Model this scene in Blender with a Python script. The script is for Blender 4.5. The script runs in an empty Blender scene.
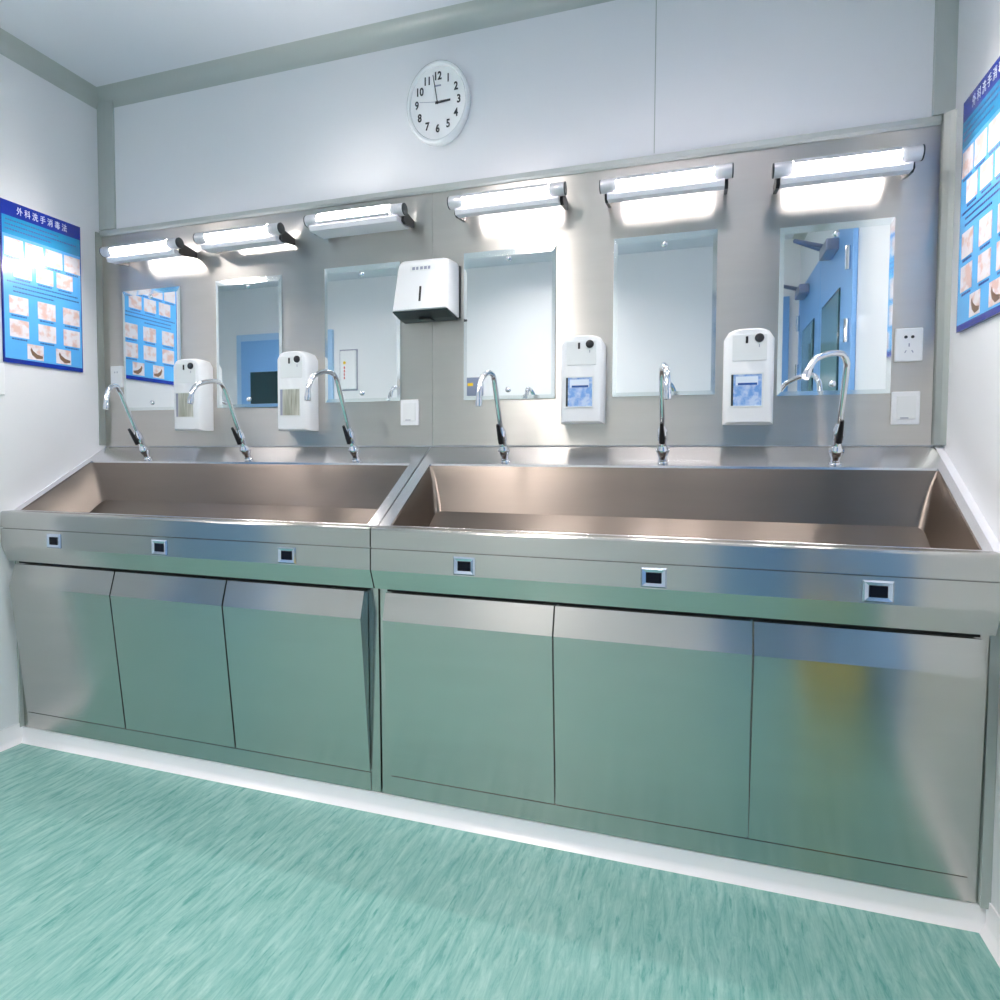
import bpy, bmesh, math, random
from mathutils import Vector, Matrix

sc = bpy.context.scene
COL = sc.collection
random.seed(7)

# ------------------------------------------------------------------ camera
YAW, PITCH, ROLL = 0.3059, 0.0395, 0.0046
CAM_POS = Vector((0.0, -1.9682, 1.052))
fw = Vector((-math.sin(YAW) * math.cos(PITCH), math.cos(YAW) * math.cos(PITCH), -math.sin(PITCH)))
rt = Vector((math.cos(YAW), math.sin(YAW), 0.0))
up = rt.cross(fw)
r2 = rt * math.cos(ROLL) + up * math.sin(ROLL)
u2 = -rt * math.sin(ROLL) + up * math.cos(ROLL)
cam_data = bpy.data.cameras.new('camera')
cam = bpy.data.objects.new('camera', cam_data)
COL.objects.link(cam)
m = Matrix.Identity(4)
for i in range(3):
    m[i][0], m[i][1], m[i][2], m[i][3] = r2[i], u2[i], -fw[i], CAM_POS[i]
cam.matrix_world = m
cam_data.sensor_width = 36.0
cam_data.lens = 621.94 / 1000 * 36.0
cam_data.shift_y = -0.01898
cam_data.clip_start = 0.02
sc.camera = cam

# ------------------------------------------------------------------ world, exposure
w = bpy.data.worlds.new('world')
sc.world = w
w.use_nodes = True
w.node_tree.nodes['Background'].inputs[0].default_value = (0.8, 0.9, 1.0, 1)
w.node_tree.nodes['Background'].inputs[1].default_value = 0.3
sc.view_settings.view_transform = 'Standard'
sc.view_settings.look = 'None'
sc.view_settings.exposure = 0.42
sc.view_settings.gamma = 1.0
sc.view_settings.use_curve_mapping = False
try:
    sc.cycles.max_bounces = 14
    sc.cycles.glossy_bounces = 8
    sc.cycles.diffuse_bounces = 6
    sc.cycles.sample_clamp_indirect = 6.0
    sc.cycles.caustics_reflective = True
except Exception:
    pass
TUBE_POWER = 85.0      # mirror lamp diffusers
PANEL_POWER = 34.0     # ceiling fixtures

DZ = -0.028


def lin(c):
    out = []
    for v in c:
        v = v / 255.0
        out.append(v / 12.92 if v <= 0.04045 else ((v + 0.055) / 1.055) ** 2.4)
    return (out[0], out[1], out[2], 1.0)


# ------------------------------------------------------------------ materials
def mat(name, col, rough=0.5, metal=0.0, spec=0.5, coat=0.0, emit=None, estr=0.0):
    mt = bpy.data.materials.new(name)
    mt.use_nodes = True
    b = mt.node_tree.nodes['Principled BSDF']
    b.inputs['Base Color'].default_value = col
    b.inputs['Roughness'].default_value = rough
    b.inputs['Metallic'].default_value = metal
    b.inputs['Specular IOR Level'].default_value = spec
    b.inputs['Coat Weight'].default_value = coat
    b.inputs['Coat Roughness'].default_value = 0.06
    if emit:
        b.inputs['Emission Color'].default_value = emit
        b.inputs['Emission Strength'].default_value = estr
    return mt


def nd(mt, t, **kw):
    n = mt.node_tree.nodes.new(t)
    for k, v in kw.items():
        setattr(n, k, v)
    return n


def noise_colour(mt, scale_vec, scale, c0, c1, lo=0.35, hi=0.65, detail=4, rough=0.6, rot=(0, 0, 0), distort=0.0):
    nt = mt.node_tree
    b = nt.nodes['Principled BSDF']
    tc = nd(mt, 'ShaderNodeTexCoord')
    mp = nd(mt, 'ShaderNodeMapping')
    mp.inputs['Scale'].default_value = scale_vec
    mp.inputs['Rotation'].default_value = rot
    ns = nd(mt, 'ShaderNodeTexNoise')
    ns.inputs['Scale'].default_value = scale
    ns.inputs['Detail'].default_value = detail
    ns.inputs['Roughness'].default_value = rough
    ns.inputs['Distortion'].default_value = distort
    rp = nd(mt, 'ShaderNodeValToRGB')
    rp.color_ramp.elements[0].position = lo
    rp.color_ramp.elements[0].color = c0
    rp.color_ramp.elements[1].position = hi
    rp.color_ramp.elements[1].color = c1
    nt.links.new(tc.outputs['Object'], mp.inputs['Vector'])
    nt.links.new(mp.outputs[0], ns.inputs['Vector'])
    nt.links.new(ns.outputs['Fac'], rp.inputs['Fac'])
    nt.links.new(rp.outputs['Color'], b.inputs['Base Color'])
    return ns, rp, mp


def brushed(name, col, rough, aniso, tangent=(0.0, -0.35, 1.0), vary=0.05):
    """brushed stainless steel: grain runs across, so highlights smear along the tangent"""
    mt = mat(name, col, rough, 1.0)
    nt = mt.node_tree
    b = nt.nodes['Principled BSDF']
    b.inputs['Anisotropic'].default_value = aniso
    cx = nd(mt, 'ShaderNodeCombineXYZ')
    for i in range(3):
        cx.inputs[i].default_value = tangent[i]
    nt.links.new(cx.outputs[0], b.inputs['Tangent'])
    d = 1 - vary
    noise_colour(mt, (1.2, 1.2, 9.0), 3.0, (col[0] * d, col[1] * d, col[2] * d, 1), col, 0.3, 0.7, 5)
    return mt


M = {}
M['wall'] = mat('wall_paint', lin((233, 235, 239)), 0.28, spec=0.5)
M['ceiling'] = mat('ceiling_paint', lin((224, 228, 236)), 0.4)
M['trim'] = mat('powder_coated_trim', lin((178, 186, 184)), 0.3)
M['alu'] = mat('aluminium_trim', lin((170, 176, 172)), 0.35, 0.6)
M['cove'] = mat('cove_plastic', lin((246, 245, 248)), 0.22)
M['seal'] = mat('white_sealant', lin((236, 238, 244)), 0.4)
M['panel'] = brushed('steel_wall_cladding', (0.62, 0.60, 0.565, 1), 0.33, 0.94, tangent=(0, 0, 1))
M['steel'] = brushed('steel_cabinet', (0.56, 0.555, 0.53, 1), 0.24, 0.90, tangent=(0, -0.1, 1))
M['rim'] = brushed('steel_rim', (0.74, 0.74, 0.76, 1), 0.22, 0.5, tangent=(0, 1, 0.6))
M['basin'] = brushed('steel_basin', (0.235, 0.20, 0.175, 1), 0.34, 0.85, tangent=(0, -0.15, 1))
M['gap'] = mat('gap_shade', (0.012, 0.014, 0.013, 1), 0.7)
M['chrome'] = mat('chrome', (0.80, 0.81, 0.85, 1), 0.06, 1.0)
M['black'] = mat('black_plastic', (0.012, 0.012, 0.016, 1), 0.35)
M['dark'] = mat('dark_grey_plastic', lin((44, 52, 58)), 0.4)
M['white'] = mat('white_plastic', lin((238, 240, 243)), 0.3)
M['ivory'] = mat('offwhite_plastic', lin((232, 235, 236)), 0.35)
M['grey_print'] = mat('grey_print', lin((150, 155, 175)), 0.6)
M['mirror'] = mat('mirror_silver', (0.89, 0.93, 0.94, 1), 0.015, 1.0)
M['mirror_edge'] = mat('mirror_edge_glass', (0.82, 0.88, 0.88, 1), 0.08, 0.9)
M['silver'] = mat('silver_cap', lin((222, 222, 228)), 0.28, 0.35)
M['lampwhite'] = mat('lamp_housing_white', lin((240, 238, 246)), 0.3)
M['tube'] = mat('lamp_diffuser', (0.9, 0.9, 0.9, 1), 0.4, emit=(1.0, 0.93, 0.895, 1), estr=TUBE_POWER)
M['ceil_light'] = mat('ceiling_diffuser', (0.9, 0.9, 0.9, 1), 0.4, emit=(1.0, 0.92, 0.86, 1), estr=PANEL_POWER)
M['door'] = mat('blue_door_paint', lin((122, 172, 226)), 0.35)
M['doorframe'] = mat('pale_blue_frame', lin((168, 202, 234)), 0.35)
M['pane'] = mat('dark_window_glass', lin((26, 58, 66)), 0.08)
M['pane_grey'] = mat('grey_window_glass', lin((110, 146, 156)), 0.08)
M['closer'] = mat('door_closer_metal', lin((138, 146, 168)), 0.3, 0.6)
M['red'] = mat('red_print', lin((206, 60, 60)), 0.5)
M['yellow'] = mat('yellow_plastic', lin((236, 196, 20)), 0.35)
M['poster'] = mat('poster_blue', lin((92, 180, 244)), 0.25, coat=0.25)
M['poster_teal'] = mat('poster_teal', lin((20, 142, 196)), 0.25, coat=0.25)
M['poster_dark'] = mat('poster_deep_blue', lin((4, 40, 150)), 0.25, coat=0.25)
M['poster_ink'] = mat('poster_ink', lin((12, 74, 150)), 0.4)
M['poster_white'] = mat('poster_white_ink', lin((226, 236, 250)), 0.4)
M['photo'] = mat('hand_photo_print', lin((240, 230, 236)), 0.25, coat=0.25)
noise_colour(M['photo'], (1, 1, 1), 34.0, lin((226, 192, 186)), lin((236, 230, 236)), 0.38, 0.52, 3, 0.5)
M['photo_bowl'] = mat('brown_photo_print', lin((120, 88, 66)), 0.3, coat=0.4)
M['clock_face'] = mat('clock_face', lin((253, 254, 255)), 0.3, coat=0.3)
M['clock_rim'] = mat('clock_rim', lin((236, 240, 243)), 0.2, 0.1)
M['ink'] = mat('black_ink', (0.02, 0.022, 0.03, 1), 0.5)
M['sensor_frame'] = mat('sensor_bezel', lin((205, 215, 232)), 0.12, 0.85)
M['lens'] = mat('sensor_lens', (0.004, 0.005, 0.012, 1), 0.3, spec=0.15)
M['window_label'] = mat('blue_bottle_label', lin((140, 178, 232)), 0.25)
noise_colour(M['window_label'], (1, 1, 1), 45.0, lin((120, 165, 228)), lin((196, 214, 242)), 0.4, 0.62, 3)
M['bottle'] = mat('dull_bottle', lin((170, 172, 156)), 0.35)
noise_colour(M['bottle'], (30, 1, 3), 2.2, lin((134, 136, 120)), lin((205, 206, 196)), 0.35, 0.65, 2)

# teal vinyl floor with streaks running away from the wall
M['floor'] = mat('teal_vinyl_floor', lin((128, 196, 186)), 0.24, spec=0.55)


def floor_nodes():
    mt = M['floor']
    nt = mt.node_tree
    b = nt.nodes['Principled BSDF']
    ns, rp, mp = noise_colour(mt, (26.0, 4.0, 1.0), 2.2, lin((100, 158, 150)), lin((158, 200, 192)), 0.32, 0.70, 8, 0.72, distort=0.6)
    ns2 = nd(mt, 'ShaderNodeTexNoise')
    ns2.inputs['Scale'].default_value = 1.0
    ns2.inputs['Detail'].default_value = 5
    ns2.inputs['Roughness'].default_value = 0.62
    mp2 = nd(mt, 'ShaderNodeMapping')
    mp2.inputs['Scale'].default_value = (58.0, 9.0, 1.0)
    mp2.inputs['Rotation'].default_value = (0, 0, 0.05)
    tc = nd(mt, 'ShaderNodeTexCoord')
    nt.links.new(tc.outputs['Object'], mp2.inputs['Vector'])
    nt.links.new(mp2.outputs[0], ns2.inputs['Vector'])
    r2_ = nd(mt, 'ShaderNodeValToRGB')
    r2_.color_ramp.elements[0].position = 0.59
    r2_.color_ramp.elements[0].color = (0, 0, 0, 1)
    r2_.color_ramp.elements[1].position = 0.70
    r2_.color_ramp.elements[1].color = (0.75, 0.75, 0.75, 1)
    nt.links.new(ns2.outputs['Fac'], r2_.inputs['Fac'])
    mx = nd(mt, 'ShaderNodeMix', data_type='RGBA')
    nt.links.new(r2_.outputs['Color'], mx.inputs[0])
    nt.links.new(rp.outputs['Color'], mx.inputs[6])
    mx.inputs[7].default_value = lin((74, 146, 136))
    nt.links.new(mx.outputs[2], b.inputs['Base Color'])


floor_nodes()


# ------------------------------------------------------------------ mesh helpers
class MB:
    """collects shapes for ONE mesh object"""

    def __init__(self):
        self.bm = bmesh.new()

    def face(self, pts):
        vs = [self.bm.verts.new(p) for p in pts]
        return self.bm.faces.new(vs)

    def box(self, x0, x1, y0, y1, z0, z1, bevel=0.0, seg=2):
        b = bmesh.new()
        v = [b.verts.new((x, y, z)) for x in (x0, x1) for y in (y0, y1) for z in (z0, z1)]
        for f in ((0, 1, 3, 2), (4, 6, 7, 5), (0, 4, 5, 1), (2, 3, 7, 6), (0, 2, 6, 4), (1, 5, 7, 3)):
            b.faces.new([v[i] for i in f])
        bmesh.ops.recalc_face_normals(b, faces=b.faces[:])
        if bevel:
            bmesh.ops.bevel(b, geom=b.edges[:] + b.verts[:], offset=bevel, segments=seg, affect='EDGES', profile=0.5)
        self.merge(b)
        return self

    def merge(self, b, mtx=None):
        me = bpy.data.meshes.new('tmp')
        if mtx is not None:
            b.transform(mtx)
        b.to_mesh(me)
        b.free()
        self.bm.from_mesh(me)
        bpy.data.meshes.remove(me)

    def prism_x(self, prof, x0, x1):
        """closed (y, z) profile pulled along x"""
        return self.prism(prof, lambda a, b, t: (x0 + (x1 - x0) * t, a, b))

    def prism_y(self, prof, y0, y1):
        return self.prism(prof, lambda a, b, t: (a, y0 + (y1 - y0) * t, b))

    def prism_z(self, prof, z0, z1):
        return self.prism(prof, lambda a, b, t: (a, b, z0 + (z1 - z0) * t))

    def prism(self, prof, fn):
        b = bmesh.new()
        A = [b.verts.new(fn(p[0], p[1], 0)) for p in prof]
        B = [b.verts.new(fn(p[0], p[1], 1)) for p in prof]
        n = len(prof)
        for i in range(n):
            j = (i + 1) % n
            b.faces.new([A[i], A[j], B[j], B[i]])
        b.faces.new(A)
        b.faces.new(B[::-1])
        bmesh.ops.recalc_face_normals(b, faces=b.faces[:])
        self.merge(b)
        return self

    def loft(self, rings, cap=True):
        b = bmesh.new()
        R = [[b.verts.new(p) for p in r] for r in rings]
        n = len(R[0])
        for k in range(len(R) - 1):
            for i in range(n):
                j = (i + 1) % n
                b.faces.new([R[k][i], R[k][j], R[k + 1][j], R[k + 1][i]])
        if cap:
            b.faces.new(R[0][::-1])
            b.faces.new(R[-1])
        bmesh.ops.recalc_face_normals(b, faces=b.faces[:])
        self.merge(b)
        return self

    def lathe(self, prof, origin, axis, seg=24, sx=1.0):
        """prof = (distance along axis, radius)"""
        a = Vector(axis).normalized()
        u = a.orthogonal().normalized()
        v = a.cross(u)
        o = Vector(origin)
        rings = []
        for d, r in prof:
            rings.append([o + a * d + (u * math.cos(2 * math.pi * i / seg) + v * math.sin(2 * math.pi * i / seg)) * max(r, 1e-5) for i in range(seg)])
        return self.loft(rings)

    def tube(self, pts, rad, seg=14):
        pts = [Vector(p) for p in pts]
        rads = rad if isinstance(rad, (list, tuple)) else [rad] * len(pts)
        rings = []
        t0 = (pts[1] - pts[0]).normalized()
        nrm = t0.orthogonal().normalized()
        for i, p in enumerate(pts):
            if i == 0:
                t = t0
            elif i == len(pts) - 1:
                t = (pts[i] - pts[i - 1]).normalized()
            else:
                t = ((pts[i + 1] - pts[i]).normalized() + (pts[i] - pts[i - 1]).normalized()).normalized()
            nrm = (nrm - t * nrm.dot(t)).normalized()
            bi = t.cross(nrm)
            rings.append([p + (nrm * math.cos(2 * math.pi * k / seg) + bi * math.sin(2 * math.pi * k / seg)) * rads[i] for k in range(seg)])
        return self.loft(rings)

    def build(self, name, material, parent=None, smooth=False, loc=None):
        me = bpy.data.meshes.new(name)
        self.bm.to_mesh(me)
        self.bm.free()
        if smooth:
            me.set_sharp_from_angle(angle=math.radians(38))
            for p in me.polygons:
                p.use_smooth = True
            me.set_sharp_from_angle(angle=math.radians(38))
        o = bpy.data.objects.new(name, me)
        o.data.materials.append(material)
        COL.objects.link(o)
        if parent is not None:
            o.parent = parent
        if loc is not None:
            o.location = loc
        return o


def spline(pts, n=8):
    """Catmull-Rom through the points"""
    P = [Vector(p) for p in pts]
    P = [P[0] * 2 - P[1]] + P + [P[-1] * 2 - P[-2]]
    out = []
    for i in range(1, len(P) - 2):
        for k in range(n):
            t = k / n
            a, b, c, d = P[i - 1], P[i], P[i + 1], P[i + 2]
            out.append(0.5 * ((2 * b) + (c - a) * t + (2 * a - 5 * b + 4 * c - d) * t * t + (3 * b - a - 3 * c + d) * t ** 3))
    out.append(P[-2])
    return out


def thing(name, label, cat, loc=(0, 0, 0), group=None):
    o = bpy.data.objects.new(name, None)
    COL.objects.link(o)
    o.location = loc
    o.empty_display_size = 0.05
    return tag(o, label, cat, group)


def tag(o, label, cat, group=None):
    o['label'] = label
    o['category'] = cat
    if group:
        o['group'] = group
    return o


def struct(o):
    o['kind'] = 'structure'
    return o


def text_mesh(name, body, size, material, parent, mtx, sx=1.0, extrude=0.0006, align='CENTER', bold=0.0):
    cu = bpy.data.curves.new(name, 'FONT')
    cu.body = body
    cu.size = size
    cu.align_x = align
    cu.align_y = 'CENTER'
    cu.extrude = extrude
    cu.resolution_u = 3
    cu.offset = bold
    tmp = bpy.data.objects.new(name + '_tmp', cu)
    COL.objects.link(tmp)
    dg = bpy.context.evaluated_depsgraph_get()
    me = bpy.data.meshes.new_from_object(tmp.evaluated_get(dg))
    bpy.data.objects.remove(tmp)
    bpy.data.curves.remove(cu)
    me.transform(Matrix.Diagonal((sx, 1, 1, 1)))
    me.transform(mtx)
    me.name = name
    me.materials.clear()
    me.materials.append(material)
    o = bpy.data.objects.new(name, me)
    COL.objects.link(o)
    o.parent = parent
    return o


def plane_frame(o, xa, ya):
    """matrix that maps text x, y onto the given axes at the given origin"""
    xa, ya = Vector(xa), Vector(ya)
    za = xa.cross(ya)
    mt = Matrix.Identity(4)
    for i in range(3):
        mt[i][0], mt[i][1], mt[i][2], mt[i][3] = xa[i], ya[i], za[i], o[i]
    return mt


# ------------------------------------------------------------------ room shell
XL, XR = -2.335, 0.634
XFAR, YB = -4.30, -2.62
HC = 2.50
T = 0.06
F0 = 0.008     # finished floor level
struct(MB().box(XFAR - T, XR + T, YB - T, T, -0.05, F0).build('floor', M['floor']))
struct(MB().box(XFAR - T, XR + T, YB - T, T, HC, HC + T).build('ceiling', M['ceiling']))
struct(MB().box(XL - T, XR + T, 0, T, 0, HC).build('wall_back', M['wall']))
struct(MB().box(XR, XR + T, YB, 0, 0, HC).build('wall_right', M['wall']))
struct(MB().box(XFAR, XR, YB - T, YB, 0, HC).build('wall_rear', M['wall']))
struct(MB().box(XL - T, XL, -0.62, 0, 0, HC).build('wall_left', M['wall']))
struct(MB().box(XFAR, XL - T, -0.62, -0.62 + T, 0, HC).build('wall_return', M['wall']))
struct(MB().box(XFAR - T, XFAR, YB, -0.62 + T, 0, HC).build('wall_far_left', M['wall']))

# ceiling coves (quarter hollow)
def cove_profile(r, n=6):
    p = [(0, 0)]
    for i in range(n + 1):
        a = math.pi / 2 * i / n
        p.append((r - r * math.sin(a), r - r * math.cos(a)))
    return p
CP = cove_profile(0.055)
struct(MB().prism_x([(-a, HC - b) for a, b in CP], XL, XR).build('trim_1', M['trim'], smooth=True))
struct(MB().prism_y([(XL + a, HC - b) for a, b in CP], -0.62, 0).build('trim_2', M['trim'], smooth=True))
struct(MB().prism_y([(XR - a, HC - b) for a, b in CP], YB, 0).build('trim_3', M['trim'], smooth=True))
# corner coves above and beside the steel
CP2 = cove_profile(0.05)
struct(MB().prism_z([(XL, 0), (XL, -0.010), (XL + 0.034, -0.012), (XL + 0.040, -0.014), (XL + 0.046, -0.012), (XL + 0.078, -0.008), (XL + 0.080, 0)], 1.965, HC - 0.03).build('trim_4', M['trim'], smooth=True))
struct(MB().prism_z([(XR, 0), (XR, -0.014), (XR - 0.008, -0.014), (XR - 0.016, -0.010), (XR - 0.048, -0.008), (XR - 0.050, 0)], 1.965, HC - 0.03).build('trim_5', M['trim'], smooth=True))
# aluminium strips down the steel's sides, rail along its top
struct(MB().box(XL + 0.0003, XL + 0.006, -0.030, -0.0003, 1.09, 1.952, 0.001).build('trim_6', M['alu']))
struct(MB().prism_z([(0.606, -0.002), (0.610, -0.010), (0.622, -0.020), (XR, -0.026), (XR, 0), (0.606, 0)], 1.088, 1.965).build('trim_7', M['alu']))
struct(MB().prism_x([(0, 1.938), (-0.010, 1.938), (-0.014, 1.945), (-0.012, 1.960), (0, 1.966)], XL, XR - 0.03).build('trim_8', M['trim']))
# joint between the white wall boards above the steel
struct(MB().box(-0.139, -0.136, -0.0015, 0, 1.97, HC - 0.05).build('trim_9', M['trim']))
# sealant along the sloping sink ends
SL = lambda y: 1.087 + 0.625 * y
def seal(name, xa, xb):
    struct(MB().prism_x([(0, 0)] * 0 + [(-0.002, SL(-0.002)), (-0.372, SL(-0.372)), (-0.420, 0.853), (-0.420, 0.846), (-0.372, 0.846), (-0.002, 1.075)], xa, xb).build(name, M['seal']))
seal('trim_10', XL + 0.0005, -2.3285)
seal('trim_11', 0.6145, XR - 0.0005)

# floor cove along the cabinets and walls
def base_prof(h=0.058, d=0.024):
    return [(0, F0), (0, h), (0.004, h), (0.006, 0.026), (0.011, 0.009 + F0), (d, F0)]
YK = -0.357
struct(MB().prism_x([(YK - a, b) for a, b in base_prof()], XL, XR).build('baseboard_front', M['cove'], smooth=True))
struct(MB().prism_y([(XL + a, b) for a, b in base_prof(0.075)], -0.62, YK - 0.001).build('baseboard_left', M['cove'], smooth=True))
struct(MB().prism_y([(XR - a, b) for a, b in base_prof(0.075)], -0.98, YK - 0.001).build('baseboard_right', M['cove'], smooth=True))
struct(MB().prism_x([(YB + a, b) for a, b in base_prof(0.075)], -2.85, 0.08).build('baseboard_rear', M['cove'], smooth=True))
# filler strips from cabinet frame to the walls
struct(MB().box(XL + 0.0005, -2.3285, -0.372, -0.345, 0.06, 0.70).build('trim_12', M['trim']))
struct(MB().box(0.6145, XR - 0.0005, -0.372, -0.345, 0.06, 0.70).build('trim_13', M['trim']))

# ------------------------------------------------------------------ doors behind the camera (seen in mirrors and steel)
def wall_door_right(name, y0, y1, ztop):
    d = struct(MB().box(XR - 0.02, XR - 0.0005, y0, y1, F0 + 0.002, ztop, 0.003).build(name, M['door']))
    return d
def pane(d, b, material):
    return b.build('window_pane', material, d)
# double door in the right wall
d1 = wall_door_right('door_1', -1.76, -1.03, 2.12)
d2 = wall_door_right('door_2', -2.50, -1.765, 2.12)
for d, ya, yb in ((d1, -1.66, -1.27), (d2, -2.28, -1.93)):
    MB().box(XR - 0.026, XR - 0.0195, ya - 0.012, yb + 0.012, 1.08, 1.83).build('window_frame', M['pane'], d)
    pane(d, MB().box(XR - 0.029, XR - 0.0255, ya, yb, 1.095, 1.815), M['pane_grey'])
for d, yh in ((d1, -1.075), (d2, -2.46)):
    for zz in (1.86, 1.55, 0.5):
        MB().lathe([(0, 0.011), (0.10, 0.011)], (XR - 0.030, yh, zz), (0, 0, 1), 12).build('hinge', M['chrome'], d)
for d, yc in ((d1, -1.40), (d2, -2.20)):
    MB().box(XR - 0.075, XR - 0.0195, yc - 0.09, yc + 0.09, 2.02, 2.075, 0.006).build('door_closer', M['closer'], d)
    MB().tube([(XR - 0.06, yc - 0.05, 2.08), (XR - 0.20, yc + 0.01, 2.10), (XR - 0.03, yc - 0.28, 2.13)], 0.010, 8).build('closer_arm', M['closer'], d)
# doors in the rear wall
d3 = struct(MB().box(-3.86, -2.90, YB + 0.0005, YB + 0.03, F0 + 0.002, 2.10, 0.003).build('door_3', M['doorframe']))
MB().box(-3.80, -2.96, YB + 0.029, YB + 0.045, F0 + 0.002, 2.04, 0.003).build('door_leaf', M['door'], d3)
pane(d3, MB().box(-3.70, -3.08, YB + 0.044, YB + 0.05, 1.16, 1.77), M['pane'])
d4 = struct(MB().box(0.12, 0.57, YB + 0.0005, YB + 0.03, F0 + 0.002, 2.12, 0.003).build('door_4', M['door']))
MB().box(0.17, 0.52, YB + 0.029, YB + 0.036, 1.08, 1.80).build('window_frame', M['pane'], d4)
pane(d4, MB().box(0.18, 0.51, YB + 0.035, YB + 0.039, 1.09, 1.79), M['pane_grey'])
MB().box(0.26, 0.44, YB + 0.029, YB + 0.08, 2.02, 2.075, 0.005).build('door_closer', M['closer'], d4)

# ceiling fixtures
def ceiling_light(x, y, wx, wy, label, h=0.085):
    t = thing('ceiling_light', label, 'ceiling light', (x, y, HC), 'long ceiling lights')
    fr = MB()
    for a, b, c, d in ((-wx / 2, wx / 2, -wy / 2, -wy / 2 + 0.02), (-wx / 2, wx / 2, wy / 2 - 0.02, wy / 2), (-wx / 2, -wx / 2 + 0.02, -wy / 2 + 0.02, wy / 2 - 0.02), (wx / 2 - 0.02, wx / 2, -wy / 2 + 0.02, wy / 2 - 0.02)):
        fr.box(a, b, c, d, -h, -0.0003)  # sides made deep to cut off light toward upper walls and cladding
    fr.build('frame', M['lampwhite'], t)
    MB().box(-wx / 2 + 0.02, wx / 2 - 0.02, -wy / 2 + 0.02, wy / 2 - 0.02, -0.012, -0.0003).build('diffuser', M['ceil_light'], t)
ceiling_light(-0.84, -1.33, 0.29, 0.55, 'white ceiling light in front of the divider between the sinks')
ceiling_light(-0.06, -0.66, 0.78, 0.13, 'white ceiling light running along above the right sink', 0.10)
ceiling_light(-2.95, -1.45, 0.29, 0.55, 'added white ceiling fill light by the blue rear door at far left')  # unseen lamp added to light the left side of the room
ceiling_light(-1.12, -1.93, 0.29, 0.45, 'added white ceiling fill light nearest the rear wall')  # unseen lamp added to keep the room bright, set where reflections miss it

# a yellow bin on the floor by the right wall, seen only as a yellow smear in the steel door
bn = thing('waste_bin', 'yellow waste bin by the right wall, mirrored in the rightmost steel door', 'bin', (0.47, -1.30, F0))
MB().loft([[(sx * a, sy * b, z) for sx, sy in ((-1, -1), (1, -1), (1, 1), (-1, 1))] for a, b, z in ((0.085, 0.10, 0.001), (0.105, 0.13, 0.43))]).build('bin_body', M['yellow'], bn)
MB().box(-0.11, 0.11, -0.135, 0.135, 0.4305, 0.455, 0.008).build('lid', M['yellow'], bn)

# wall notice on the rear wall
nt_ = thing('wall_notice', 'white grey-edged notice panel reflected in the mirror left of the towel dispenser', 'notice', (-2.76, YB, 1.6))
MB().box(-0.075, 0.075, 0.0005, 0.02, 0, 0.32, 0.008).build('panel', M['white'], nt_)
MB().box(-0.083, 0.083, 0.0003, 0.006, -0.01, 0.33).build('edge', M['grey_print'], nt_)

MB().lathe([(0, 0.013), (0.0012, 0.013)], (-0.03, 0.0198, 0.22), (0, 1, 0), 20).build('yellow_dot', M['yellow'], nt_)
for k in range(4):
    MB().box(-0.036, -0.026, 0.0198, 0.0208, 0.085 + 0.028 * k, 0.105 + 0.028 * k).build('red_mark', M['red'], nt_)
cb = thing('control_box', 'grey control box with a yellow sticker on the rear wall, mirrored beside the towel dispenser', 'control box', (-1.65, YB, 1.52))
MB().box(-0.07, 0.07, 0.0003, 0.03, 0, 0.14, 0.004).build('casing', M['closer'], cb)
MB().box(-0.05, -0.005, 0.0298, 0.031, 0.075, 0.098).build('sticker', M['yellow'], cb)

# ------------------------------------------------------------------ steel wall cladding
tag(MB().box(XL + 0.0065, -0.8635, -0.004, -0.0003, 1.0885, 1.9375).build('wall_panel', M['panel']), 'brushed steel wall panel behind the left sink, carrying the three left mirrors', 'wall panel')
tag(MB().box(-0.8615, 0.6055, -0.004, -0.0003, 1.0885, 1.9375).build('wall_panel', M['panel']), 'brushed steel wall panel behind the right sink, carrying the three right mirrors', 'wall panel')

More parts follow.
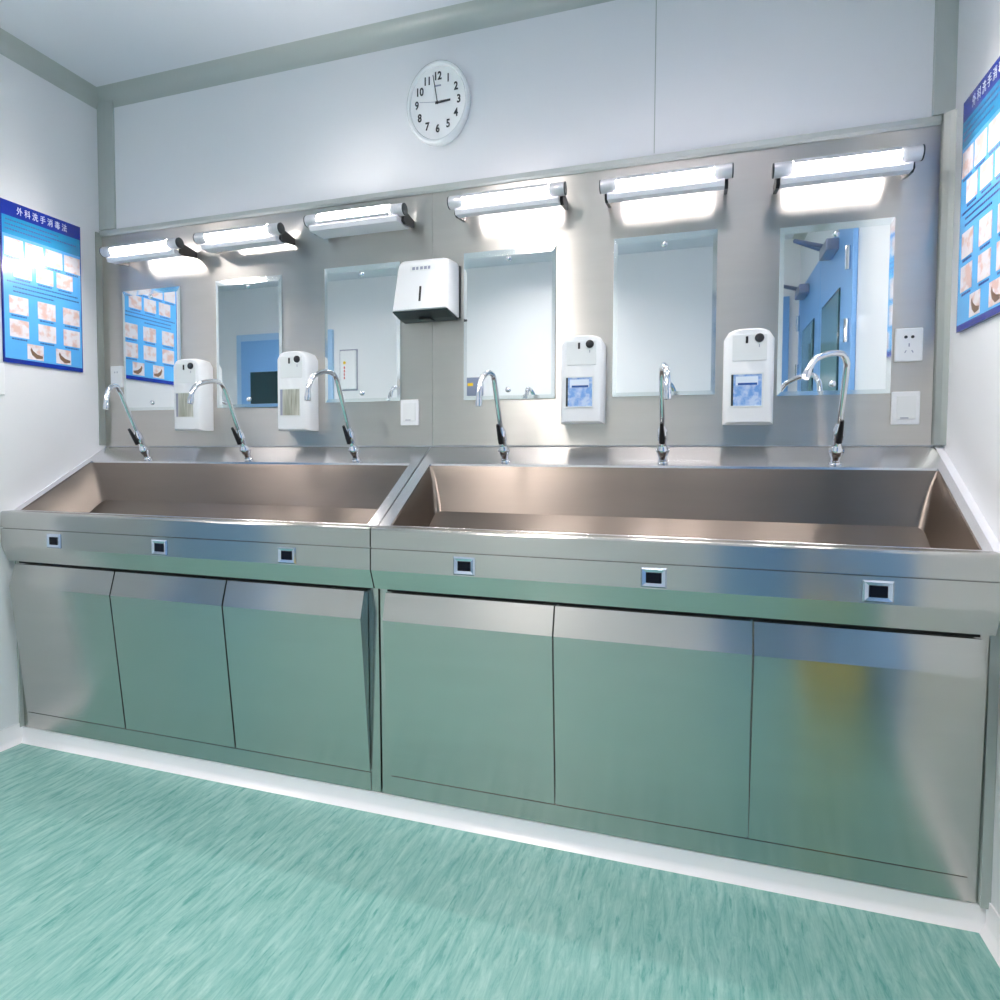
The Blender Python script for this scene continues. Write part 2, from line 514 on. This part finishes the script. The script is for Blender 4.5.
# ------------------------------------------------------------------ scrub sinks
def sink(label, X0, X1, iX0, iX1, bX0, bX1, doors, dlab, sensors):
    """X0..X1 outer ends, iX0..iX1 basin opening, bX0..bX1 basin floor"""
    t = thing('scrub_sink', label, 'sink', ((X0 + X1) / 2, -0.2, 0.06))
    inv = Matrix.Translation(-t.location)
    def put(b, name, material, smooth=False, parent=None):
        b.bm.transform(inv)
        return b.build(name, material, parent or t, smooth)
    yo0, yo1, ylip = -0.096, -0.3754, -0.4211
    # sloping top with the basin opening
    b = MB()
    z = SL
    outer = [(X0, -0.0045), (X1, -0.0045), (X1, yo1), (X0, yo1)]
    inner = [(iX0, yo0), (iX1, yo0), (iX1, yo1 + 0.002), (iX0, yo1 + 0.002)]
    O = [(x, y, z(y)) for x, y in outer]
    I = [(x, y, z(y)) for x, y in inner]
    for i in (0, 1, 3):
        j = (i + 1) % 4
        b.face([O[i], O[j], I[j], I[i]])
    b.face([O[3], O[2], I[2], I[3]])
    # short inner turn-down
    for i in range(4):
        j = (i + 1) % 4
        p, q = I[i], I[j]
        b.face([p, q, (q[0], q[1], q[2] - 0.008), (p[0], p[1], p[2] - 0.008)])
    bmesh.ops.recalc_face_normals(b.bm, faces=b.bm.faces[:])
    put(b, 'rim', M['rim'])
    # basin: rounded ends, back wall, sloping bottom
    b = MB()
    def ring(x0, x1, yb, yf, zb, zf, r, n=4):
        pts = []
        cs = [((x0 + r, yb - r), 90, 180), ((x0 + r, yf + r), 180, 270), ((x1 - r, yf + r), 270, 360), ((x1 - r, yb - r), 0, 90)]
        for (cx, cy), a0, a1 in cs:
            for k in range(n + 1):
                a = math.radians(a0 + (a1 - a0) * k / n)
                x, y = cx + r * math.cos(a), cy + r * math.sin(a)
                f = (y - yf) / (yb - yf)
                pts.append((x, y, zf + (zb - zf) * f))
        return pts
    lev = []
    zt0, zt1 = z(yo0) - 0.0065, z(yo1) - 0.0065
    for k, (tt, rr) in enumerate(((0.0, 0.004), (0.3, 0.012), (0.7, 0.018), (0.92, 0.02), (1.0, 0.02))):
        s = tt ** 0.75
        lev.append(ring(iX0 + (bX0 - iX0) * s, iX1 + (bX1 - iX1) * s, yo0 + (-0.130 - yo0) * tt, (yo1 + 0.003) + 0.012 * tt,
                        zt0 + (0.876 - zt0) * tt, zt1 + (0.70 - zt1) * tt, rr))
    b.loft(lev, cap=False)
    last = lev[-1]
    b.face(last)
    bmesh.ops.recalc_face_normals(b.bm, faces=b.bm.faces[:])
    for f in b.bm.faces:
        f.normal_flip()
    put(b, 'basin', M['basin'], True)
    # welded corner seams inside the basin
    # front apron: lip, upper band, groove, lower band, under-slope
    b = MB()
    pr = [(yo1 + 0.001, 0.8523), (ylip + 0.012, 0.8523), (ylip + 0.006, 0.8512), (ylip + 0.002, 0.8485), (ylip, 0.8445), (ylip, 0.7955), (ylip + 0.008, 0.7950), (ylip + 0.008, 0.7920), (ylip, 0.7915),
          (ylip, 0.731), (ylip + 0.001, 0.7285), (-0.3993, 0.675), (-0.372, 0.672), (-0.372, 0.70), (yo1 - 0.02, 0.80)]
    b.prism_x(pr, X0, X1)
    apron = put(b, 'apron', M['steel'])
    # cabinet frame
    b = MB()
    yf0, yf1 = -0.371, -0.358
    b.prism_x([(-0.006, 0.06), (yf1, 0.06), (yf0, 0.672), (-0.006, 0.672)], X0 + 0.001, X1 - 0.001)
    put(b, 'cabinet_frame', M['steel'])
    b = MB()
    b.prism_x([(-0.350, 0.06), (yf1 - 0.003, 0.0605), (yf1 - 0.006, 0.117), (-0.350, 0.117)], doors[0][0] + 0.002, doors[-1][1] - 0.002)
    put(b, 'kick_plate', M['steel'])
    # near-black strip painting in the shade of the gap above the doors
    b = MB()
    b.prism_x([(-0.371, 0.6640), (-0.379, 0.6640), (-0.379, 0.6710), (-0.371, 0.6710)], doors[0][0], doors[-1][1])
    put(b, 'shade_strip', M['gap'])
    for k, (a, c, lean) in enumerate(doors):
        b = MB()
        pr = [(-0.361, 0.122), (-0.366, 0.121), (-0.412 - lean, 0.588), (-0.393 - lean * 0.6, 0.6635), (-0.388 - lean * 0.6, 0.6635), (-0.401 - lean, 0.588)]
        b.prism_x(pr, a + 0.0022, c - 0.0022)
        if k == 0 or True:
            # side flanges back to the frame
            fl = [(-0.363, 0.1225), (-0.406 - lean, 0.588), (-0.389 - lean * 0.6, 0.658), (-0.3735, 0.658), (-0.3725, 0.585), (-0.3625, 0.1225)]
            for xx in (a + 0.0035, c - 0.0055):
                b.prism_x(fl, xx, xx + 0.002)
        d = put(b, 'door', M['steel'])
        d['label'] = dlab[k]
    for sx in sensors:
        b = MB()
        x0, x1, z0, z1 = sx - 0.031, sx + 0.031, 0.734, 0.783
        dx, dz, yy = 0.013, 0.012, ylip
        F = [(x0, yy - 0.0005, z0), (x1, yy - 0.0005, z0), (x1, yy - 0.0005, z1), (x0, yy - 0.0005, z1)]
        G = [(x0 + 0.004, yy - 0.005, z0 + 0.004), (x1 - 0.004, yy - 0.005, z0 + 0.004), (x1 - 0.004, yy - 0.005, z1 - 0.004), (x0 + 0.004, yy - 0.005, z1 - 0.004)]
        H = [(x0 + dx, yy - 0.002, z0 + dz), (x1 - dx, yy - 0.002, z0 + dz), (x1 - dx, yy - 0.002, z1 - dz), (x0 + dx, yy - 0.002, z1 - dz)]
        b.loft([F, G, H])
        s = put(b, 'sensor', M['sensor_frame'])
        b = MB()
        b.box(x0 + dx, x1 - dx, yy - 0.0035, yy - 0.0015, z0 + dz, z1 - dz)
        put(b, 'lens', M['lens'], parent=s)
        s.children[0].matrix_parent_inverse = Matrix.Identity(4)
    return t


dl = ['leftmost steel cabinet door under the left sink', 'middle steel cabinet door under the left sink', 'right steel cabinet door under the left sink, standing slightly ajar']
dr = ['left steel cabinet door under the right sink', 'middle steel cabinet door under the right sink', 'rightmost steel cabinet door, with a yellow reflection']
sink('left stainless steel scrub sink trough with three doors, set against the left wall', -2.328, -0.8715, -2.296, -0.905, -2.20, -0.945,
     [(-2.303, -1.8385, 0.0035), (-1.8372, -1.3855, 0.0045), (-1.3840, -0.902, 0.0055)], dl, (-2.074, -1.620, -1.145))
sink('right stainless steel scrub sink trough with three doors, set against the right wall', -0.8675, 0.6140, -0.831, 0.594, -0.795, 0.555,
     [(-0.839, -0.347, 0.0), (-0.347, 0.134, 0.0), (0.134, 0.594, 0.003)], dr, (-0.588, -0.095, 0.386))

# ------------------------------------------------------------------ faucets
def faucet(x, label, side, fwd, ztop, drop, hump=0.006):
    """base on the sloping ledge, body leaning forward, spout reaching (side, -fwd) and turning down"""
    y0 = -0.080
    base = Vector((x, y0, SL(y0) + 0.0005))
    t = thing('faucet', label, 'faucet', base, 'chrome faucets along the sinks')
    n = Vector((0, -0.625, 1.0)).normalized()
    top = Vector((0, -0.203 - y0, ztop - base.z))
    ax = top.normalized()
    b = MB()
    b.lathe([(0, 0.0155), (0.004, 0.0155), (0.006, 0.0135), (0.012, 0.0125)], (0, 0, 0), n, 20)
    b.build('base_flange', M['chrome'], t, True)
    b = MB()
    b.lathe([(0.004, 0.0115), (0.022, 0.0115), (0.024, 0.0155), (0.030, 0.0165), (0.046, 0.0165), (0.050, 0.0135), (0.056, 0.0115), (0.070, 0.0115), (0.072, 0.0145), (0.104, 0.0140), (0.109, 0.0105), (0.118, 0.0085)], (0, 0, 0), ax, 20)
    b.build('body', M['chrome'], t, True)
    b = MB()
    c = ax * 0.037
    b.lathe([(-0.0185, 0.006), (-0.0175, 0.008), (0.0175, 0.008), (0.0185, 0.006)], c, (1, 0, 0), 14)
    b.build('valve', M['chrome'], t, True)
    # black lever on the room side
    b = MB()
    c = ax * 0.086
    f = (Vector((0, -1, 0)) - ax * Vector((0, -1, 0)).dot(ax)).normalized()
    b.lathe([(0.008, 0.009), (0.020, 0.009), (0.022, 0.007)], c, f, 14)
    p0 = c + f * 0.017
    b.tube([p0 - ax * 0.016, p0 + ax * 0.015 + f * 0.004, p0 + ax * 0.050 + f * 0.010], [0.0085, 0.0075, 0.0045], 10)
    b.build('lever', M['black'], t, True)
    # stem and spout
    s = Vector((side, -fwd, 0))
    Z = Vector((0, 0, 1))
    pts = [ax * 0.114, ax * 0.16, top - ax * 0.055, top - ax * 0.020, top + s * 0.03 - Z * 0.002, top + s * 0.14 + Z * hump, top + s * 0.36 + Z * hump * 1.1,
           top + s * 0.62 + Z * (hump * 0.9 - 0.10 * drop), top + s * 0.84 + Z * (hump * 0.5 - 0.26 * drop), top + s * 0.97 - Z * (0.55 * drop), top + s - Z * (drop - 0.016)]
    P = spline(pts, 6)
    MB().tube(P, 0.0078, 14).build('spout', M['chrome'], t, True)
    e = P[-1]
    dirv = (P[-1] - P[-2]).normalized()
    MB().lathe([(-0.004, 0.0090), (0.012, 0.0100), (0.018, 0.0090), (0.0181, 0.006)], e, dirv, 16).build('aerator', M['chrome'], t, True)
    return t

faucet(-2.027, 'chrome faucet nearest the left wall, before the mirror that shows the blue poster', 0.075, 0.115, 1.293, 0.083)
faucet(-1.558, 'chrome faucet between the two soap dispensers above the left sink', 0.0, 0.145, 1.294, 0.075)
faucet(-1.114, 'chrome faucet just left of the divider between the two sinks', 0.0, 0.153, 1.309, 0.090)
faucet(-0.579, 'chrome faucet under the mirror just right of the paper towel dispenser', 0.0, 0.130, 1.292, 0.100, 0.002)
faucet(-0.095, 'chrome faucet between the two soap dispensers with blue labels, spout pointing at the viewer', 0.022, 0.130, 1.290, 0.090)
faucet(0.358, 'chrome faucet nearest the right wall, its spout swung to the left', -0.104, 0.090, 1.297, 0.052, 0.014)

# ------------------------------------------------------------------ mirrors
def mirror(x0, x1, label, z0=1.238, z1=1.724):
    t = thing('wall_mirror', label, 'mirror', ((x0 + x1) / 2, -0.0043, z0), 'frameless mirrors on the steel wall')
    W, H = (x1 - x0) / 2, z1 - z0
    bv, th = 0.012, 0.0060
    te = 0.0048
    bw = 0.020
    b = MB()
    b.box(-W + bv, W - bv, -th, -th + 0.0008, bv, H - bw)
    b.build('glass', M['mirror'], t)
    # bevelled border
    b = MB()
    o = [(-W, 0), (W, 0), (W, H), (-W, H)]
    i = [(-W + bv, bv), (W - bv, bv), (W - bv, H - bw), (-W + bv, H - bw)]
    for k in range(4):
        j = (k + 1) % 4
        b.face([(o[k][0], -te, o[k][1]), (o[j][0], -te, o[j][1]), (i[j][0], -th, i[j][1]), (i[k][0], -th, i[k][1])])
        b.face([(o[k][0], 0, o[k][1]), (o[j][0], 0, o[j][1]), (o[j][0], -te, o[j][1]), (o[k][0], -te, o[k][1])])
    bmesh.ops.recalc_face_normals(b.bm, faces=b.bm.faces[:])
    b.build('bevelled_edge', M['mirror_edge'], t)
    for zz in (0.030, H - 0.030):
        MB().lathe([(0, 0.009), (0.003, 0.009), (0.006, 0.006), (0.007, 0.001)], (0, -th, zz), (0, -1, 0), 16).build('screw', M['chrome'], t, True)

mirror(-2.220, -1.930, 'mirror nearest the left wall, reflecting the blue poster', 1.230, 1.709)
mirror(-1.759, -1.463, 'mirror between the two left soap dispensers, reflecting a blue door', 1.233, 1.714)
mirror(-1.281, -0.982, 'mirror just left of the paper towel dispenser', 1.243, 1.720)
mirror(-0.748, -0.436, 'mirror just right of the paper towel dispenser', 1.240, 1.725)
mirror(-0.254, 0.048, 'mirror between the two soap dispensers with blue labels', 1.239, 1.723)
mirror(0.217, 0.504, 'mirror nearest the right wall, reflecting blue double doors', 1.230, 1.707)

# ------------------------------------------------------------------ mirror lamps
def lamp(x0, x1, z, label, hy=(-0.107, -0.070), cap=0.050, shade=(14, 200)):
    t = thing('mirror_lamp', label, 'wall lamp', ((x0 + x1) / 2, -0.0043, z), 'tube lamps above the mirrors')
    h = (x1 - x0) / 2
    r = 0.0195
    yc = -0.0957
    MB().lathe([(-h + cap, r * 0.88), (-h + cap + 0.003, r * 0.97), (h - cap - 0.003, r * 0.97), (h - cap, r * 0.88)], (0, yc, 0), (1, 0, 0), 28).build('diffuser', M['tube'], t, True)
    # opaque shade over the top of the tube
    sh = []
    A0, A1, NS = math.radians(shade[0]), math.radians(shade[1]), 14
    for rr in (r * 0.99, r * 1.07):
        seq = [(yc - math.cos(A0 + (A1 - A0) * k / NS) * rr, math.sin(A0 + (A1 - A0) * k / NS) * rr) for k in range(NS + 1)]
        sh.append(seq)
    MB().prism_x(sh[0] + sh[1][::-1], -h + cap, h - cap).build('shade', M['silver'], t)
    for s in (-1, 1):
        e = MB().lathe([(h - cap, r * 0.92), (h - cap + 0.002, r), (h - 0.006, r), (h - 0.003, r * 0.96)], (0, yc, 0), (s, 0, 0), 28).build('end_cap', M['silver'], t, True)
        MB().lathe([(h - 0.0035, r * 0.985), (h, r * 0.985), (h + 0.001, r * 0.6)], (0, yc, 0), (s, 0, 0), 28).build('end_disc', M['dark'], e, True)
    hh = h - 0.022
    b = MB()
    y0, y1 = hy[0] + 0.0043, hy[1] + 0.0043
    b.prism_x([(y0, -0.021), (y0 - 0.002, -0.027), (y0 + 0.004, -0.040), (y1, -0.038), (y1, -0.021)], -hh, hh)
    b.build('housing', M['lampwhite'], t)
    for s in (-1, 1):
        b = MB()
        xa, xb = sorted((s * (hh + 0.0005), s * (hh + 0.010)))
        b.prism_x([(0, -0.026), (0, -0.004), (yc + 0.018, 0.008), (yc + 0.014, -0.030), (yc + 0.030, -0.036)], xa, xb)
        b.build('bracket', M['black'], t)

lamp(-2.207, -1.836, 1.836, 'lit tube lamp above the mirror that shows the blue poster, nearest the left wall')
lamp(-1.759, -1.393, 1.843, 'lit tube lamp above the mirror that reflects the blue door', (-0.104, -0.052))
lamp(-1.291, -0.918, 1.855, 'lit tube lamp above the mirror left of the paper towel dispenser', (-0.118, -0.030), shade=(78, 330))
lamp(-0.764, -0.387, 1.856, 'lit tube lamp above the mirror right of the paper towel dispenser')
lamp(-0.285, 0.084, 1.847, 'lit tube lamp above the mirror between the blue-labelled soap dispensers')
lamp(0.184, 0.538, 1.832, 'lit tube lamp above the mirror nearest the right wall')

# ------------------------------------------------------------------ soap dispensers
def dispenser(xc, label, blue, z0=1.148, z1=1.425):
    t = thing('soap_dispenser', label, 'soap dispenser', (xc, -0.0043, z0), 'white soap dispensers on the steel wall')
    W, H, D = 0.067, z1 - z0, 0.068
    def outline(k, inset, n=10):
        ww = W - inset
        pts = [(-ww, inset * 0.5), (ww, inset * 0.5)]
        sh = H - 0.030
        for i in range(n + 1):
            a = i / n
            x = ww * (1 - 2 * a)
            u = abs(x / ww)
            z = sh + (0.030 - inset * 0.5) * math.sqrt(max(0.0, 1 - u ** 3.2))
            pts.append((x, z))
        return pts
    rings = []
    for y, ins in ((0, 0.002), (-0.020, 0.0), (-D + 0.022, 0.0), (-D + 0.010, 0.003), (-D + 0.003, 0.007), (-D, 0.013)):
        rings.append([(x, y, z) for x, z in outline(0, ins)])
    MB().loft(rings).build('housing', M['white'], t, True)
    # raised control plate with slot, dial and indicator
    MB().box(-0.046, 0.046, -D - 0.0018, -D + 0.001, H * 0.655, H * 0.925, 0.0008).build('control_plate', M['ivory'], t)
    MB().box(-0.0105, -0.004, -D - 0.0035, -D - 0.0016, H * 0.835, H * 0.905).build('slot', M['black'], t)
    MB().lathe([(0, 0.0125), (0.004, 0.012), (0.005, 0.009)], (0.0255, -D - 0.0016, H * 0.885), (0, -1, 0), 20).build('dial', M['black'], t, True)
    MB().box(0.0245, 0.0265, -D - 0.0026, -D - 0.0016, H * 0.79, H * 0.82).build('indicator', M['grey_print'], t)
    # viewing window
    x0, x1, za, zb = -0.047, 0.034, H * 0.19, H * 0.515
    b = MB()
    for q in ((x0 - 0.004, x0, za - 0.004, zb + 0.004), (x1, x1 + 0.004, za - 0.004, zb + 0.004), (x0, x1, zb, zb + 0.004), (x0, x1, za - 0.004, za)):
        b.box(q[0], q[1], -D - 0.0022, -D + 0.001, q[2], q[3])
    wf = b.build('window_frame', M['ivory'], t)
    MB().box(x0, x1, -D - 0.0008, -D + 0.001, za, zb).build('window', M['bottle'] if not blue else M['window_label'], t)
    if blue:
        MB().box(x0, x0 + 0.006, -D - 0.0014, -D - 0.0008, za, zb).build('window_edge', M['dark'], t)
        MB().box(x0 + 0.012, x1 - 0.010, -D - 0.0014, -D - 0.0008, zb - 0.030, zb - 0.006).build('bottle_label', M['poster_white'], t)
        MB().box(x0 + 0.018, x1 - 0.012, -D - 0.0018, -D - 0.0014, zb - 0.030, zb - 0.024).build('label_print', M['poster_ink'], t)
    else:
        MB().box(x0, x0 + 0.010, -D - 0.0014, -D - 0.0008, za, zb).build('window_edge', M['grey_print'], t)

dispenser(-1.846, 'white soap dispenser nearest the left wall, clear window without a label', False, 1.145, 1.418)
dispenser(-1.378, 'white soap dispenser behind the faucet left of the sink divider, clear window without a label', False, 1.141, 1.425)
dispenser(-0.340, 'white soap dispenser with a blue label, right of the mirror next to the towel dispenser', True, 1.155, 1.425)
dispenser(0.137, 'white soap dispenser with a blue label, beside the mirror nearest the right wall', True, 1.147, 1.419)

# ------------------------------------------------------------------ paper towel dispenser
tw = thing('towel_dispenser', 'white paper towel dispenser with dark underside on the steel wall', 'towel dispenser', (-0.866, -0.0043, 1.51))
def towel():
    def r(hw, y0, y1, zb, zt, rad, n=5):
        """one slice; y runs from y0 at the bottom to y1 at the top"""
        pts = [(-hw, zb), (hw, zb)]
        for k in range(n + 1):
            a = math.radians(90 * k / n)
            pts.append((hw - rad + rad * math.cos(a), zt - rad + rad * math.sin(a)))
        for k in range(n + 1):
            a = math.radians(90 + 90 * k / n)
            pts.append((-hw + rad + rad * math.cos(a), zt - rad + rad * math.sin(a)))
        out = []
        for x, z in pts:
            f = (z - zb) / (zt - zb)
            taper = 1 - 0.13 * f * (abs(y0) / 0.1)
            out.append((x * taper, y0 + (y1 - y0) * f, z))
        return out
    rings = [r(0.101, -0.006, -0.006, 0.005, 0.190, 0.020), r(0.101, -0.050, -0.042, 0.010, 0.190, 0.020),
             r(0.100, -0.088, -0.064, 0.014, 0.188, 0.022), r(0.097, -0.098, -0.073, 0.017, 0.182, 0.022), r(0.093, -0.101, -0.077, 0.020, 0.174, 0.020)]
    MB().loft(rings).build('cover', M['white'], tw, True)
towel()
MB().box(-0.104, 0.106, -0.0055, -0.0003, 0.003, 0.176, 0.002).build('back_plate', M['dark'], tw)
MB().prism_x([(-0.008, 0.0045), (-0.008, -0.004), (-0.045, 0.000), (-0.096, 0.0125), (-0.098, 0.0163), (-0.045, 0.0085)], -0.097, 0.097).build('underside', M['dark'], tw)
MB().box(-0.022, 0.022, -0.060, -0.022, -0.006, 0.002, 0.003).build('towel_mouth', M['black'], tw)
FY = lambda z: -0.101 + (z - 0.020) / 0.154 * 0.024
MB().prism_x([(FY(0.045) - 0.0012, 0.045), (FY(0.045) + 0.001, 0.045), (FY(0.095) + 0.001, 0.095), (FY(0.095) - 0.0012, 0.095)], -0.004, 0.003).build('level_window', M['black'], tw)
MB().prism_x([(FY(0.146) - 0.0008, 0.146), (FY(0.146) + 0.001, 0.146), (FY(0.166) + 0.001, 0.166), (FY(0.166) - 0.0008, 0.166)], -0.042, 0.050).build('badge', M['ivory'], tw)
for k, (a, c) in enumerate(((-0.034, -0.024), (-0.020, -0.012), (-0.006, 0.004), (0.008, 0.018), (0.022, 0.030))):
    MB().prism_x([(FY(0.151) - 0.0014, 0.151), (FY(0.151) - 0.0006, 0.151), (FY(0.161) - 0.0006, 0.161), (FY(0.161) - 0.0014, 0.161)], a, c).build('badge_mark', M['grey_print'], tw)

# ------------------------------------------------------------------ switches and sockets
def plate(x0, x1, z0, z1, name, label, cat, kind):
    t = thing(name, label, cat, ((x0 + x1) / 2, -0.0043, z0))
    W, H = (x1 - x0) / 2, z1 - z0
    MB().box(-W, W, -0.010, -0.0003, 0, H, 0.003).build('plate', M['white'], t)
    if kind == 'socket':
        for sx in (-0.008, 0.008):
            MB().lathe([(0, 0.0042), (0.0012, 0.0042)], (sx, -0.0098, H * 0.73), (0, -1, 0), 12).build('pin_hole', M['black'], t)
        MB().box(-0.0012, 0.0012, -0.0112, -0.0098, H * 0.44, H * 0.54).build('pin_hole', M['grey_print'], t)
        for sx in (-1, 1):
            MB().tube([(sx * 0.0065, -0.0105, H * 0.33), (sx * 0.010, -0.0105, H * 0.26)], 0.0012, 6).build('pin_hole', M['grey_print'], t)
    elif kind == 'switch':
        MB().box(-W + 0.011, W - 0.011, -0.0125, -0.0098, 0.014, H - 0.012, 0.0015).build('rocker', M['ivory'], t)
        MB().box(-0.014, 0.006, -0.0130, -0.0124, 0.0165, 0.0190).build('marking', M['grey_print'], t)
    elif kind == 'small':
        for sx in (-0.006, 0.006):
            MB().box(sx - 0.0015, sx + 0.0015, -0.0110, -0.0098, H * 0.66, H * 0.74).build('pin_hole', M['grey_print'], t)
plate(-2.286, -2.224, 1.326, 1.412, 'power_socket', 'white power socket in the corner beside the mirror with the poster', 'socket', 'small')
plate(-0.980, -0.911, 1.158, 1.246, 'light_switch', 'white switch plate below the paper towel dispenser', 'switch', 'switch')
plate(0.511, 0.577, 1.315, 1.405, 'power_socket', 'white five-hole power socket near the right wall, above a switch plate', 'socket', 'socket')
plate(0.507, 0.575, 1.144, 1.234, 'light_switch', 'white switch plate near the right wall, below the power socket', 'switch', 'switch')
ls = tag(MB().box(XL + 0.0004, XL + 0.010, -0.47, -0.394, 1.26, 1.37, 0.003).build('light_switch', M['white']), 'white switch plate on the left wall below the poster, cut by the left picture edge', 'switch')

# ------------------------------------------------------------------ clock
ck = thing('wall_clock', 'round white wall clock with black numerals on the white wall above the steel', 'clock', (-0.837, 0, 2.222))
CW, CH = 0.112, 0.136
def oval(y, s):
    return [(CW * s * math.cos(2 * math.pi * i / 56), y, CH * s * math.sin(2 * math.pi * i / 56)) for i in range(56)]
MB().loft([oval(-0.0004, 0.97), oval(-0.018, 1.0), oval(-0.028, 0.985), oval(-0.032, 0.95), oval(-0.031, 0.90), oval(-0.024, 0.875), oval(-0.020, 0.87)]).build('rim', M['clock_rim'], ck, True)
MB().loft([oval(-0.0205, 0.872), oval(-0.0225, 0.872)]).build('face', M['clock_face'], ck)
for h in range(1, 13):
    a = math.radians(90 - 30 * h)
    text_mesh('numeral', str(h), 0.036, M['ink'], ck, plane_frame((CW * 0.67 * math.cos(a), -0.0229, CH * 0.625 * math.sin(a)), (1, 0, 0), (0, 0, 1)), 0.80, 0.0004, bold=0.0011)
def hand(name, ang, length, wd, y, material, back=0.012):
    a = math.radians(90 - ang)
    d = Vector((CW * 0.87 * math.cos(a), 0, CH * 0.87 * math.sin(a)))
    u = d.normalized()
    p = Vector((-u.z, 0, u.x))
    e, s = d * length, -u * back
    q = [s + p * wd, s - p * wd, e - p * wd * 0.8, e + p * wd * 0.8]
    MB().loft([[(v.x, y, v.z) for v in q], [(v.x, y - 0.0008, v.z) for v in q]]).build(name, material, ck)
hand('hour_hand', 88, 0.47, 0.0042, -0.0236, M['ink'], 0.008)
hand('minute_hand', 348, 0.78, 0.0016, -0.0248, M['ink'], 0.006)
hand('second_hand', 276, 0.66, 0.0006, -0.0258, M['grey_print'], 0.01)
MB().lathe([(0.0236, 0.004), (0.0275, 0.004)], (0, 0, 0), (0, -1, 0), 14).build('hub', M['ink'], ck)
MB().box(-0.012, 0.012, -0.0232, -0.0224, 0.052, 0.057).build('dial_mark', M['grey_print'], ck)

# ------------------------------------------------------------------ posters
def poster(xw, nx, ya, label, width=0.295, z0=1.377, z1=1.945):
    """ya is the y of the poster's reading-left edge; nx the wall normal's sign"""
    sgn = nx   # reading direction along y
    t = thing('wall_poster', label, 'poster', (xw, ya + sgn * width / 2, z0), 'blue hand washing posters')
    H = z1 - z0
    def bx(u0, u1, v0, v1, d0, d1):
        y0, y1 = sorted((sgn * (u0 - 0.5) * width, sgn * (u1 - 0.5) * width))
        x0, x1 = sorted((nx * d0, nx * d1))
        return MB().box(x0, x1, y0, y1, H * (1 - v1), H * (1 - v0))
    bx(0, 1, 0, 1, 0.0004, 0.008).build('board', M['poster_dark'], t)
    bx(0.012, 0.988, 0.092, 0.972, 0.0079, 0.0086).build('print_area', M['poster'], t)
    bx(0.012, 0.988, 0.092, 0.205, 0.0085, 0.0089).build('intro_panel', M['poster_teal'], t)
    text_mesh('title', '外 科 洗 手 消 毒 法', 0.030, M['poster_white'], t,
              plane_frame((nx * 0.0084, 0, H * 0.952), (0, sgn, 0), (0, 0, 1)), 0.72, 0.0003)
    rows = 0
    def lines(us, vs):
        for (u0, u1), v in zip(us, vs):
            # broken run of strokes like a line of small type
            u = u0
            b = MB()
            while u < u1:
                l = random.uniform(0.012, 0.03)
                y0, y1 = sorted((sgn * (u - 0.5) * width, sgn * (min(u + l, u1) - 0.5) * width))
                x0, x1 = sorted((nx * 0.0085, nx * 0.0093))
                b.box(x0, x1, y0, y1, H * (1 - v - 0.009), H * (1 - v))
                u += l + 0.008
            b.build('text_line', M['poster_ink'], t)
    lines([(0.05, 0.70), (0.04, 0.93), (0.04, 0.60)], (0.112, 0.140, 0.168))
    def pic(u0, u1, v0, v1, bowl=False, cap=True):
        p = bx(u0, u1, v0, v1, 0.0084, 0.0094).build('picture', M['photo'], t)
        if bowl:
            du, dv = u1 - u0, v1 - v0
            b = MB()
            pts = [(0.18, 0.38), (0.28, 0.70), (0.55, 0.92), (0.92, 0.86), (0.95, 0.70), (0.60, 0.62), (0.34, 0.42), (0.24, 0.22)]
            A = [(nx * 0.0093, sgn * (u0 + a * du - 0.5) * width, H * (1 - v0 - c * dv)) for a, c in pts]
            B = [(nx * 0.0100, y, z) for x, y, z in A]
            b.loft([A, B])
            b.build('picture_subject', M['photo_bowl'], p)
        if cap:
            lines([(u0 + (u1 - u0) * 0.1, u1 - (u1 - u0) * 0.1)], [v1 + 0.008])
    for u in (0.03, 0.275, 0.525, 0.765):
        pic(u, u + 0.215, 0.225, 0.335)
    for u in (0.13, 0.40, 0.66):
        pic(u, u + 0.215, 0.360, 0.460)
    lines([(0.05, 0.94), (0.12, 0.96), (0.12, 0.62)], (0.490, 0.518, 0.546))
    for u in (0.07, 0.41, 0.735):
        pic(u, u + 0.225, 0.580, 0.690)
        pic(u, u + 0.225, 0.725, 0.835)
    pic(0.27, 0.47, 0.865, 0.962, True, False)
    pic(0.63, 0.83, 0.865, 0.962, True, False)
    return t
poster(XL, 1, -0.394, 'blue hand washing instruction poster on the left wall')
poster(XR, -1, -0.092, 'blue hand washing instruction poster on the right wall', z0=1.372, z1=1.944)
